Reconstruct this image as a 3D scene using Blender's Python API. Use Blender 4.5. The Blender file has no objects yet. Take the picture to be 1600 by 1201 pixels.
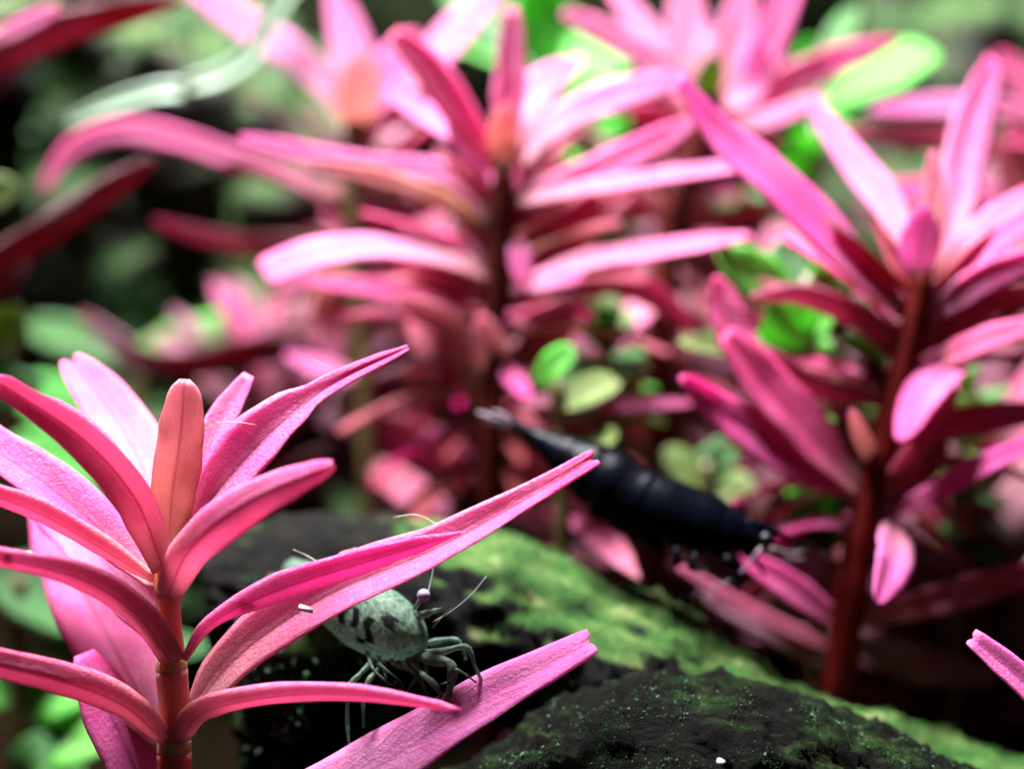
import bpy, bmesh, math, random
from mathutils import Vector, Matrix, noise
# ------------------------------------------------------------------ camera, world, lamp (1 unit = 1 cm)
sc = bpy.context.scene
COL = sc.collection
sc.unit_settings.system = 'METRIC'
sc.unit_settings.scale_length = 0.01
PITCH = math.radians(12)
CAM = Vector((0, -10, 6.5))
FW = Vector((0, math.cos(PITCH), -math.sin(PITCH)))
UP = Vector((0, math.sin(PITCH), math.cos(PITCH)))
RT = Vector((1, 0, 0))
K = 0.64                                   # frame width / distance
cd = bpy.data.cameras.new('camera')
cam = bpy.data.objects.new('camera', cd)
COL.objects.link(cam)
cam.location = CAM
cam.rotation_euler = (math.radians(90) - PITCH, 0, 0)
cd.sensor_width = 36
cd.lens = 36 / K
cd.clip_start = 0.1
cd.clip_end = 400
cd.dof.use_dof = True
cd.dof.focus_distance = 10.0
cd.dof.aperture_fstop = 0.118
sc.camera = cam

w = bpy.data.worlds.new('World')
sc.world = w
w.use_nodes = True
w.node_tree.nodes['Background'].inputs[0].default_value = (0.75, 0.8, 1.0, 1)
w.node_tree.nodes['Background'].inputs[1].default_value = 0.03

def lamp(name, loc, aim, sx, sy, power, col):
    ld = bpy.data.lights.new(name, 'AREA')
    ld.shape = 'RECTANGLE'; ld.size = sx; ld.size_y = sy
    ld.energy = power; ld.color = col
    o = bpy.data.objects.new(name, ld)
    COL.objects.link(o)
    o.location = loc
    o.rotation_euler = (Vector(aim) - Vector(loc)).to_track_quat('-Z', 'Y').to_euler()
    return o
lamp('aquarium_lamp', (-4.5, 7.5, 30), (0.3, 2.0, 3), 10, 4, 84000, (0.96, 0.96, 1.0))

sc.view_settings.view_transform = 'Standard'
sc.view_settings.look = 'None'
sc.view_settings.exposure = 0
sc.view_settings.gamma = 1
sc.cycles.max_bounces = 8
sc.cycles.transmission_bounces = 6
sc.cycles.use_denoising = True

R = random.Random(7)

# ------------------------------------------------------------------ helpers
def P(px, py, d):
    """point seen at pixel (px, py) of the 1600 px frame, d cm in front of the lens"""
    s = K * d / 1600
    return CAM + FW * d + RT * ((px - 800) * s) + UP * ((600.5 - py) * s)
def CM(px, d): return px * K * d / 1600

def catmull(pts, n):
    pts = [Vector(p) for p in pts]
    if len(pts) == 2:
        return [pts[0].lerp(pts[1], i / (n - 1)) for i in range(n)]
    e = [pts[0] * 2 - pts[1]] + pts + [pts[-1] * 2 - pts[-2]]
    L = [0]
    for i in range(1, len(pts)): L.append(L[-1] + (pts[i] - pts[i - 1]).length)
    out = []
    for k in range(n):
        s = L[-1] * k / (n - 1)
        i = 0
        while i < len(pts) - 2 and s > L[i + 1]: i += 1
        t = (s - L[i]) / max(1e-9, L[i + 1] - L[i])
        a, b, c, d = e[i], e[i + 1], e[i + 2], e[i + 3]
        out.append(0.5 * ((2 * b) + (c - a) * t + (2 * a - 5 * b + 4 * c - d) * t * t + (3 * b - a - 3 * c + d) * t ** 3))
    return out

def interp(tab, t):
    for (a, x), (b, y) in zip(tab, tab[1:]):
        if t <= b:
            f = (t - a) / max(1e-9, b - a)
            f = f * f * (3 - 2 * f) * 0.5 + f * 0.5
            return x + (y - x) * f
    return tab[-1][1]

def thing(name, label, cat, loc, group=None):
    o = bpy.data.objects.new(name, None)
    o.empty_display_size = 0.2
    COL.objects.link(o)
    o.location = loc
    o['label'] = label; o['category'] = cat
    if group: o['group'] = group
    return o

def link(name, me, mat, parent=None, smooth=True):
    o = bpy.data.objects.new(name, me)
    COL.objects.link(o)
    if mat: me.materials.append(mat)
    if parent:
        o.parent = parent
    if smooth:
        me.polygons.foreach_set('use_smooth', [True] * len(me.polygons))
    return o

def tag(o, label, cat, group=None):
    o['label'] = label; o['category'] = cat
    if group: o['group'] = group
    return o

class MB:
    """collects verts/faces; origin is subtracted on build"""
    def __init__(s): s.v = []; s.f = []; s.uv = []; s.col = []
    def build(s, name, mat, parent=None, origin=None, smooth=True, fixn=False):
        o0 = Vector(origin) if origin is not None else (parent_origin(parent) if parent else Vector((0, 0, 0)))
        me = bpy.data.meshes.new(name)
        me.from_pydata([tuple(Vector(p) - o0) for p in s.v], [], s.f)
        if s.uv and len(s.uv) == len(s.v):
            l = me.uv_layers.new(name='UVMap')
            vi = [0] * len(me.loops); me.loops.foreach_get('vertex_index', vi)
            fl = []
            for i in vi: fl += s.uv[i]
            l.data.foreach_set('uv', fl)
        if s.col and len(s.col) == len(s.v):
            ca = me.color_attributes.new('pig', 'FLOAT_COLOR', 'POINT')
            fl = []
            for c in s.col: fl += [c, c, c, 1]
            ca.data.foreach_set('color', fl)
        if fixn:
            bm = bmesh.new(); bm.from_mesh(me); bmesh.ops.recalc_face_normals(bm, faces=bm.faces); bm.to_mesh(me); bm.free()
        me.update()
        ob = link(name, me, mat, parent, smooth)
        if parent is None: ob.location = o0
        return ob
    def tube(s, path, rad, sides=10, cap=True, flat=1.0):
        n = len(path); b = len(s.v)
        ref = None
        for i, p in enumerate(path):
            p = Vector(p)
            t = (Vector(path[min(i + 1, n - 1)]) - Vector(path[max(i - 1, 0)])).normalized()
            if ref is None:
                ref = t.orthogonal().normalized()
            a = (ref - t * ref.dot(t)).normalized(); ref = a
            c = t.cross(a)
            r = rad[i] if hasattr(rad, '__len__') else rad
            for k in range(sides):
                th = 2 * math.pi * k / sides
                s.v.append(p + a * (r * math.cos(th)) + c * (r * math.sin(th) * flat))
                s.uv.append((i / (n - 1), k / sides)); s.col.append(0)
        for i in range(n - 1):
            for k in range(sides):
                q = (k + 1) % sides
                s.f.append((b + i * sides + k, b + i * sides + q, b + (i + 1) * sides + q, b + (i + 1) * sides + k))
        if cap:
            s.f.append(tuple(b + k for k in reversed(range(sides))))
            s.f.append(tuple(b + (n - 1) * sides + k for k in range(sides)))
    def ball(s, c, rx, ry=None, rz=None, u=14, v=9):
        ry = ry or rx; rz = rz or rx; b = len(s.v); c = Vector(c)
        for i in range(v + 1):
            ph = math.pi * i / v
            for k in range(u):
                th = 2 * math.pi * k / u
                s.v.append(c + Vector((rx * math.sin(ph) * math.cos(th), ry * math.sin(ph) * math.sin(th), rz * math.cos(ph))))
                s.uv.append((k / u, i / v)); s.col.append(0)
        for i in range(v):
            for k in range(u):
                q = (k + 1) % u
                s.f.append((b + i * u + k, b + (i + 1) * u + k, b + (i + 1) * u + q, b + i * u + q))

ORG = {}
def parent_origin(o):
    p = Vector((0, 0, 0))
    while o is not None:
        p = p + Vector(o.location); o = o.parent
    return p

# ------------------------------------------------------------------ materials
def newmat(name):
    m = bpy.data.materials.new(name); m.use_nodes = True
    nt = m.node_tree; nt.nodes.clear()
    out = nt.nodes.new('ShaderNodeOutputMaterial')
    return m, nt, out
def N(nt, t, **kw):
    n = nt.nodes.new(t)
    for k, v in kw.items():
        if k in ('operation', 'blend_type', 'data_type', 'noise_dimensions', 'feature', 'layer_name', 'interpolation'): setattr(n, k, v)
        elif isinstance(k, str) and k.startswith('i_'): n.inputs[k[2:].replace('_', ' ')].default_value = v
    return n
def ramp(nt, stops, src, interp_='LINEAR'):
    r = nt.nodes.new('ShaderNodeValToRGB')
    r.color_ramp.interpolation = interp_
    el = r.color_ramp.elements
    while len(el) < len(stops): el.new(0.5)
    for e, (p, c) in zip(el, stops):
        e.position = p; e.color = (*c, 1) if len(c) == 3 else c
    nt.links.new(src, r.inputs[0])
    return r.outputs[0]
def math_(nt, op, a, b=None, clamp=False):
    n = nt.nodes.new('ShaderNodeMath'); n.operation = op; n.use_clamp = clamp
    for i, x in enumerate((a, b)):
        if x is None: continue
        if isinstance(x, (int, float)): n.inputs[i].default_value = x
        else: nt.links.new(x, n.inputs[i])
    return n.outputs[0]
def mix(nt, f, a, b, mode='MIX'):
    n = nt.nodes.new('ShaderNodeMix'); n.data_type = 'RGBA'; n.blend_type = mode
    for i, x in ((0, f), (6, a), (7, b)):
        if isinstance(x, (int, float)): n.inputs[i].default_value = x
        elif isinstance(x, tuple): n.inputs[i].default_value = (*x, 1)
        else: nt.links.new(x, n.inputs[i])
    return n.outputs[2]
def noise_(nt, vec, scale, detail=4, rough=0.6):
    n = nt.nodes.new('ShaderNodeTexNoise')
    n.inputs['Scale'].default_value = scale; n.inputs['Detail'].default_value = detail; n.inputs['Roughness'].default_value = rough
    nt.links.new(vec, n.inputs['Vector'])
    return n.outputs['Fac']
def geo_pos(nt):
    return nt.nodes.new('ShaderNodeNewGeometry').outputs['Position']

def leaf_mat(name, stops, trans_col, trans=0.45, rib=(0.42, 0.01, 0.10), ribf=0.75, bump=0.6, rough=0.36, spec=0.5, veins=0.04, hue=0.03, pale=0.22):
    m, nt, out = newmat(name)
    uv = nt.nodes.new('ShaderNodeUVMap')
    sep = nt.nodes.new('ShaderNodeSeparateXYZ'); nt.links.new(uv.outputs[0], sep.inputs[0])
    t, v = sep.outputs[0], sep.outputs[1]
    pos = geo_pos(nt)
    oi = nt.nodes.new('ShaderNodeObjectInfo')
    tj = math_(nt, 'ADD', t, math_(nt, 'MULTIPLY', math_(nt, 'SUBTRACT', noise_(nt, pos, 3.0, 3), 0.5), 0.35))
    base = ramp(nt, stops, tj)
    # mottling, sparkle glints painted as fine pale specks, midrib and side veins
    big = ramp(nt, [(0.38, (0, 0, 0)), (0.68, (1, 1, 1))], noise_(nt, pos, 1.9, 3))
    base = mix(nt, math_(nt, 'MULTIPLY', big, pale), base, (0.80, 0.50, 0.78))
    mot = ramp(nt, [(0.3, (0.72, 0.55, 0.68)), (0.7, (1.12, 1.15, 1.1))], noise_(nt, pos, 6.5, 8, 0.75))
    c = mix(nt, 0.8, base, mot, 'MULTIPLY')
    sparkle = ramp(nt, [(0.60, (0, 0, 0)), (0.72, (1, 1, 1))], noise_(nt, pos, 38, 2))
    c = mix(nt, math_(nt, 'MULTIPLY', sparkle, 0.25), c, (1.0, 0.75, 0.88))
    av = math_(nt, 'ABSOLUTE', math_(nt, 'SUBTRACT', v, 0.5))
    ribm = math_(nt, 'MULTIPLY', math_(nt, 'SUBTRACT', 1, math_(nt, 'DIVIDE', av, 0.05), True), ribf)
    c = mix(nt, ribm, c, rib)
    ph = math_(nt, 'ADD', math_(nt, 'MULTIPLY', t, 60), math_(nt, 'MULTIPLY', av, -55))
    ph = math_(nt, 'ADD', ph, math_(nt, 'MULTIPLY', noise_(nt, pos, 4, 2), 12))
    ve = math_(nt, 'POWER', math_(nt, 'MULTIPLY', math_(nt, 'ADD', math_(nt, 'SINE', ph), 1), 0.5), 9)
    c = mix(nt, math_(nt, 'MULTIPLY', ve, veins), c, rib)
    hs = nt.nodes.new('ShaderNodeHueSaturation')
    nt.links.new(c, hs.inputs['Color'])
    nt.links.new(math_(nt, 'ADD', 0.5 - hue / 2, math_(nt, 'MULTIPLY', oi.outputs['Random'], hue)), hs.inputs['Hue'])
    c = hs.outputs[0]
    bs = nt.nodes.new('ShaderNodeBsdfPrincipled')
    nt.links.new(c, bs.inputs['Base Color'])
    bs.inputs['Roughness'].default_value = rough
    bs.inputs['Specular IOR Level'].default_value = spec
    bs.inputs['Coat Weight'].default_value = 0.06; bs.inputs['Coat Roughness'].default_value = 0.45; bs.inputs['Coat IOR'].default_value = 1.45
    bu = nt.nodes.new('ShaderNodeBump'); bu.inputs['Strength'].default_value = bump; bu.inputs['Distance'].default_value = 0.03
    h = math_(nt, 'ADD', noise_(nt, pos, 42, 4, 0.75), math_(nt, 'MULTIPLY', ve, -0.08))
    nt.links.new(h, bu.inputs['Height'])
    nt.links.new(bu.outputs[0], bs.inputs['Normal'])
    tr = nt.nodes.new('ShaderNodeBsdfTranslucent')
    tc = mix(nt, 0.55, c, trans_col)
    nt.links.new(mix(nt, math_(nt, 'MAXIMUM', math_(nt, 'MULTIPLY', ribm, 0.75), math_(nt, 'MULTIPLY', ve, veins * 3)), tc, rib), tr.inputs['Color'])
    mx = nt.nodes.new('ShaderNodeMixShader'); mx.inputs[0].default_value = trans
    nt.links.new(bs.outputs[0], mx.inputs[1]); nt.links.new(tr.outputs[0], mx.inputs[2])
    nt.links.new(mx.outputs[0], out.inputs[0])
    return m

def simple_mat(name, stops, scale=6, rough=0.5, spec=0.5, bump=0.4, bscale=20, bdist=0.03, detail=6, trans=None, extra=None, sss=0):
    m, nt, out = newmat(name)
    pos = geo_pos(nt)
    c = ramp(nt, stops, noise_(nt, pos, scale, detail, 0.65))
    if extra: c = extra(nt, pos, c)
    bs = nt.nodes.new('ShaderNodeBsdfPrincipled')
    nt.links.new(c, bs.inputs['Base Color'])
    bs.inputs['Roughness'].default_value = rough
    bs.inputs['Specular IOR Level'].default_value = spec
    bu = nt.nodes.new('ShaderNodeBump'); bu.inputs['Strength'].default_value = bump; bu.inputs['Distance'].default_value = bdist
    nt.links.new(noise_(nt, pos, bscale, 5, 0.7), bu.inputs['Height'])
    nt.links.new(bu.outputs[0], bs.inputs['Normal'])
    if sss:
        bs.inputs['Subsurface Weight'].default_value = sss
        bs.inputs['Subsurface Radius'].default_value = (1.0, 0.35, 0.25); bs.inputs['Subsurface Scale'].default_value = 0.25
    sh = bs.outputs[0]
    if trans:
        tr = nt.nodes.new('ShaderNodeBsdfTranslucent'); nt.links.new(c, tr.inputs['Color'])
        mx = nt.nodes.new('ShaderNodeMixShader'); mx.inputs[0].default_value = trans
        nt.links.new(sh, mx.inputs[1]); nt.links.new(tr.outputs[0], mx.inputs[2]); sh = mx.outputs[0]
    nt.links.new(sh, out.inputs[0])
    return m

PINK = [(0.0, (0.66, 0.36, 0.28)), (0.12, (0.78, 0.24, 0.36)), (0.35, (0.86, 0.11, 0.40)), (1.0, (0.84, 0.04, 0.33))]
PALE = [(0.0, (0.66, 0.36, 0.26)), (0.15, (0.80, 0.33, 0.42)), (0.5, (0.86, 0.26, 0.55)), (1.0, (0.86, 0.11, 0.42))]
SALM = [(0.0, (0.42, 0.34, 0.12)), (0.25, (0.58, 0.27, 0.17)), (0.6, (0.74, 0.27, 0.28)), (1.0, (0.82, 0.20, 0.40))]
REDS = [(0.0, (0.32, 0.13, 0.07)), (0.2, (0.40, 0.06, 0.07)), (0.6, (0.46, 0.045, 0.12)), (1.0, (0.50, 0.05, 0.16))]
DARK = [(0.0, (0.12, 0.05, 0.03)), (0.3, (0.17, 0.034, 0.032)), (1.0, (0.19, 0.034, 0.045))]  # red leaf colour darkened, canopy shade of the thicket put into it
M = {
 'pink': leaf_mat('pink_leaf', PINK, (1.0, 0.22, 0.54), trans=.52),
 'coral': leaf_mat('coral_leaf', [(0.0, (0.62, 0.38, 0.22)), (0.15, (0.76, 0.28, 0.26)), (0.45, (0.84, 0.16, 0.33)), (1.0, (0.84, 0.07, 0.30))], (1.0, 0.34, 0.50), trans=.5),
 'pale': leaf_mat('pale_pink_leaf', PALE, (1.0, 0.42, 0.74), trans=.55, ribf=0.4),
 'salm': leaf_mat('young_salmon_leaf', SALM, (1.0, 0.62, 0.55), trans=0.6, ribf=0.5),
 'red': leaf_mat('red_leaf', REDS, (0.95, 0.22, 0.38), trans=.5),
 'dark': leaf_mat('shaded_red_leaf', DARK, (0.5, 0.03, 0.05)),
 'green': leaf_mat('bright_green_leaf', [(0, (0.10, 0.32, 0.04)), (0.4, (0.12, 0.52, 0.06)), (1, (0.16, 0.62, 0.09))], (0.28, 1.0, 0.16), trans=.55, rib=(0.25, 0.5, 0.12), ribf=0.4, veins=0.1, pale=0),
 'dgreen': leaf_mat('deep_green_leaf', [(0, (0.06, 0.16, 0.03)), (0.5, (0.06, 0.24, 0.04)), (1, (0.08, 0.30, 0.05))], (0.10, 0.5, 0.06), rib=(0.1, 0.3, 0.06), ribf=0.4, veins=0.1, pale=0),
 'lime': leaf_mat('yellow_green_leaf', [(0, (0.12, 0.17, 0.03)), (0.5, (0.16, 0.27, 0.04)), (1, (0.2, 0.28, 0.06))], (0.26, 0.42, 0.05), rib=(0.3, 0.4, 0.1), ribf=0.3, veins=0.1, pale=0),
}
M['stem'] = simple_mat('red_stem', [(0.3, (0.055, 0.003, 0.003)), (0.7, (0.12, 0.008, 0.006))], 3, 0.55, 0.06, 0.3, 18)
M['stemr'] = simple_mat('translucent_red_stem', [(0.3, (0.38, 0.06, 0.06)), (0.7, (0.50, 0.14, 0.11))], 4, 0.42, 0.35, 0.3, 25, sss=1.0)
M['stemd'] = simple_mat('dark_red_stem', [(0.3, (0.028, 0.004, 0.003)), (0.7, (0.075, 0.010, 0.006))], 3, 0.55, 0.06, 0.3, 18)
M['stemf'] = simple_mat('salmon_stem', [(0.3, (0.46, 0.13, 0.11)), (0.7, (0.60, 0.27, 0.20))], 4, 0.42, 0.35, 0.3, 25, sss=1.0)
M['node'] = simple_mat('olive_node', [(0.3, (0.46, 0.22, 0.11)), (0.7, (0.58, 0.38, 0.17))], 5, 0.5, 0.3, 0.3, 25, sss=1.0)
M['gstem'] = simple_mat('green_stem', [(0.3, (0.06, 0.05, 0.016)), (0.7, (0.13, 0.10, 0.03))], 8, 0.4)

# ------------------------------------------------------------------ leaves and stems
LANCE = [(0, .22), (.08, .34), (.25, .82), (.42, 1), (.62, .9), (.8, .68), (.93, .42), (.985, .24), (1, .08)]
BLUNT = [(0, .3), (.1, .5), (.3, .9), (.48, 1), (.7, .93), (.88, .72), (.97, .5), (1, .30)]
LINE = [(0, .4), (.1, .6), (.3, .95), (.6, 1), (.82, .82), (.95, .5), (1, .2)]
OVAL = [(0, .1), (.1, .35), (.25, .75), (.45, 1), (.65, .95), (.85, .68), (.96, .32), (1, .06)]
CNT = [0]
def leaf_mesh(mb, ctrl, wid, roll=0.0, prof=LANCE, fold=0.22, wave=0.06, n=26, m=8, seed=0, notch=0.0, thick=0.008):
    """ctrl: world points of the midrib; wid: full width in cm; roll: how far the upper edge leans away from the viewer"""
    pts = catmull(ctrl, n)
    T = [(pts[min(i + 1, n - 1)] - pts[max(i - 1, 0)]).normalized() for i in range(n)]
    mid = n // 2
    V = [(p - CAM).normalized() for p in pts]
    S = [T[i].cross(V[i]) for i in range(n)]
    for i in range(n):
        if S[i].length < 0.15: S[i] = UP.cross(V[i])
        S[i].normalize()
    sm = S[mid]
    flip = sm.dot(UP) if abs(sm.dot(UP)) > 0.3 else sm.dot(RT)
    if flip < 0: S[mid] = -S[mid]
    for i in range(mid + 1, n):
        if S[i].dot(S[i - 1]) < 0: S[i] = -S[i]
    for i in range(mid - 1, -1, -1):
        if S[i].dot(S[i + 1]) < 0: S[i] = -S[i]
    cr, sr = math.cos(roll), math.sin(roll)
    b0 = len(mb.v)
    layers = []
    cols = []
    for i in range(n):
        t = i / (n - 1)
        aw = S[i].cross(T[i]).normalized()
        if aw.dot(V[i]) < 0: aw = -aw
        W = (S[i] * cr + aw * sr).normalized()
        Nn = W.cross(T[i]).normalized()
        if Nn.z < 0 and i == 0: pass
        cols.append((pts[i], W, Nn, t))
    zsum = sum(c[2].z for c in cols)
    sg = 1 if zsum >= 0 else -1
    top = []
    for (p, W, Nn, t) in cols:
        Nn = Nn * sg
        hw = wid * 0.5 * interp(prof, t)
        row = []
        for j in range(m + 1):
            v = j / m * 2 - 1
            e = abs(v)
            wv = noise.noise(Vector((t * 5 + seed * 3.1, v * 1.5, seed))) * wave * wid
            ed = 1 + 0.07 * noise.noise(Vector((t * 9, (1 if v > 0 else -1) * 3.3 + seed, 0.5)))
            hgt = fold * hw * (e ** 1.3) + wv * e - 0.10 * hw * math.exp(-(v / 0.18) ** 2) * (0.4 + fold)
            q = p + W * (v * hw * ed) + Nn * hgt
            if notch and t > 0.9:
                q = q - (p - cols[max(0, n - 5)][0]).normalized() * notch * wid * max(0, 1 - e * 2.2 + 0.25 * v) * ((t - 0.9) / 0.1)
            row.append((q, Nn, t, (v + 1) / 2, e))
        top.append(row)
    for side in (1, -1):
        for row in top:
            for (q, Nn, t, u, e) in row:
                th = thick * (1.25 - 0.85 * e ** 4) * (1.2 - 0.5 * t)
                mb.v.append(q + Nn * (side * th)); mb.uv.append((t, u)); mb.col.append(0)
    w1 = m + 1; o2 = b0 + n * w1
    for i in range(n - 1):
        for j in range(m):
            a = b0 + i * w1 + j
            f1 = (a, a + 1, a + 1 + w1, a + w1)
            mb.f.append(f1)
            a = o2 + i * w1 + j
            mb.f.append((a, a + w1, a + 1 + w1, a + 1))
    for i in range(n - 1):
        for j in (0, m):
            a = b0 + i * w1 + j; b = a + w1; c = o2 + i * w1 + j; d = c + w1
            mb.f.append((a, b, d, c) if j == 0 else (b, a, c, d))
    for i in (0, n - 1):
        for j in range(m):
            a = b0 + i * w1 + j; b = a + 1; c = o2 + i * w1 + j; d = c + 1
            mb.f.append((b, a, c, d) if i == 0 else (a, b, d, c))

def leaf(parent, pts, d0, dd, wpx, roll=15, mat='pink', prof=LANCE, fold=0.22, wave=0.06, bulge=0, notch=0, name='leaf', m=8, n=26):
    CNT[0] += 1
    k = len(pts)
    ctrl = []
    for i, (x, y) in enumerate(pts):
        t = i / (k - 1)
        ctrl.append(P(x, y, d0 + dd * t + bulge * math.sin(math.pi * t)))
    r = math.radians(roll)
    wid = CM(wpx, d0 + dd * .5) / max(0.25, math.cos(r))
    mb = MB()
    leaf_mesh(mb, ctrl, wid, r, prof, fold, wave, n, m, CNT[0] * 1.37, notch)
    return mb.build(name, M[mat], parent)

def stem(parent, pts, d, wpx, mat='stem', to_ground=True, name='stem', nodes=(), dd=0):
    """pts from the top down; carried on to the soil"""
    k = len(pts)
    ctrl = [P(x, y, d + dd * i / (k - 1)) for i, (x, y) in enumerate(pts)]
    w0 = wpx if isinstance(wpx, (tuple, list)) else (wpx * .8, wpx)
    if to_ground:
        last, prev = ctrl[-1], ctrl[-2]
        dirn = (last - prev).normalized(); dirn = (dirn * .5 + Vector((0, 0, -1)) * .5).normalized()
        if last.z > 0.1:
            ctrl.append(last + dirn * ((last.z + .3) / max(.3, -dirn.z)))
    n = 40
    path = catmull(ctrl, n)
    rad = []
    for i in range(n):
        t = i / (n - 1)
        r = CM(w0[0] + (w0[1] - w0[0]) * min(1, t * 1.6), d) / 2
        r *= 1 + 0.16 * math.exp(-((t * 9) % 1 - .5) ** 2 / .008) + .10 * noise.noise(Vector((t * 14, w0[1], d)))
        rad.append(r)
    mb = MB(); mb.tube(path, rad, 14)
    return mb.build(name, M[mat], parent)

PG = 'pink leaved stem plants'
def plant(label, pts, d, wpx, leaves, mat='stem', dd=0, group=PG, name='pink_plant', cat='aquatic plant'):
    base = P(pts[-1][0], pts[-1][1], d + dd)
    root = thing(name, label, cat, (base.x, base.y, 0), group)
    bpy.context.view_layer.update()
    stem(root, pts, d, wpx, mat, dd=dd)
    for L in leaves:
        kw = dict(L[4]) if len(L) > 4 else {}
        if d > 11: kw.setdefault('fold', .13)
        leaf(root, L[0], kw.pop('d', d), L[1], L[3] * (.84 if group == PG and d > 11 else 1), L[2], **kw)
    return root

def wild_leaves(root, base_pts, seed, n_nodes, per, length, wid, mats, droop=0.3, up0=0.9, back=False, top=True, prof=LANCE):
    """whorls of leaves at nodes along world points base_pts (top first)"""
    rr = random.Random(seed)
    path = catmull(base_pts, 40)  # top first
    for k in range(n_nodes):
        f = k / max(1, n_nodes - 1)
        p = path[int(f * 34)]
        th0 = rr.random() * 6.28
        for j in range(per):
            th = th0 + 6.283 * j / per + rr.uniform(-.25, .25)
            if back and math.sin(th) < -0.15: th = -th
            el = up0 * (1 - f) ** 1.5 * 1.2 + 0.15 + rr.uniform(-.15, .15)
            h = Vector((math.cos(th), math.sin(th), 0))
            L = length * rr.uniform(.75, 1.15) * (0.75 if (k == 0 and top) else 1)
            c = [p]
            for q in (.35, .7, 1.0):
                a = el - droop * q * 1.6 * (0.3 + f)
                c.append(c[-1] + (h * math.cos(a) + Vector((0, 0, 1)) * math.sin(a)) * L * .34)
            CNT[0] += 1
            mb = MB()
            # blade lies flat: width is horizontal
            flat_leaf(mb, c, wid * rr.uniform(.8, 1.15), prof, CNT[0] * 1.37)
            mb.build('leaf', M[rr.choice(mats)], root)

def flat_leaf(mb, ctrl, wid, prof, seed, n=14, m=4, thick=0.014, fold=.25):
    pts = catmull(ctrl, n); b0 = len(mb.v); rows = []
    for i in range(n):
        t = i / (n - 1)
        T = (pts[min(i + 1, n - 1)] - pts[max(i - 1, 0)]).normalized()
        W = T.cross(Vector((0, 0, 1)))
        W = W.normalized() if W.length > .1 else Vector((1, 0, 0))
        Nn = W.cross(T).normalized()
        hw = wid * .5 * interp(prof, t)
        for j in range(m + 1):
            v = j / m * 2 - 1
            rows.append((pts[i] + W * v * hw + Nn * (fold * hw * abs(v) + .1 * wid * v * noise.noise(Vector((t * 4, seed, v)))), Nn, t, (v + 1) / 2))
    for s in (1, -1):
        for q, Nn, t, u in rows:
            mb.v.append(q + Nn * s * thick); mb.uv.append((t, u)); mb.col.append(0)
    w1 = m + 1; o2 = b0 + n * w1
    for i in range(n - 1):
        for j in range(m):
            a = b0 + i * w1 + j; mb.f.append((a, a + 1, a + 1 + w1, a + w1))
            a = o2 + i * w1 + j; mb.f.append((a, a + w1, a + 1 + w1, a + 1))
        for j in (0, m):
            a = b0 + i * w1 + j; b = a + w1; c = o2 + i * w1 + j; d = c + w1
            mb.f.append((a, b, d, c) if j == 0 else (b, a, c, d))

# ------------------------------------------------------------------ setting: soil, back panel
def soil():
    mb = MB(); n = 110; S = 60
    for i in range(n + 1):
        for j in range(n + 1):
            x = (i / n - .5) * S; y = (j / n - .5) * S + 8
            z = 0.12 * noise.fractal(Vector((x * .8, y * .8, 0)), 0.8, 2, 4)
            mb.v.append(Vector((x, y, z))); mb.uv.append((0, 0)); mb.col.append(0)
    w1 = n + 1
    for i in range(n):
        for j in range(n):
            a = i * w1 + j; mb.f.append((a, a + w1, a + w1 + 1, a + 1))
    m = simple_mat('dark_soil', [(0.35, (0.002, 0.0015, 0.001)), (0.6, (0.006, 0.004, 0.002)), (0.75, (0.015, 0.009, 0.005))], 5, 1.0, 0.0, 0.9, 8, 0.1)
    o = mb.build('ground', m); o['kind'] = 'structure'
soil()
def back_panel():
    bm = bmesh.new(); bmesh.ops.create_cube(bm, size=1)
    bmesh.ops.scale(bm, vec=(60, .6, 26), verts=bm.verts)
    me = bpy.data.meshes.new('back_wall'); bm.to_mesh(me); bm.free()
    m = simple_mat('algae_stained_panel', [(0.35, (0.008, 0.014, 0.007)), (0.5, (0.035, 0.06, 0.02)), (0.65, (0.10, 0.11, 0.045))], 1.1, 0.6, 0.3, 0.2, 3)
    o = link('back_wall', me, m); o.location = (0, 20, 12.9); o['kind'] = 'structure'
back_panel()

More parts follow.
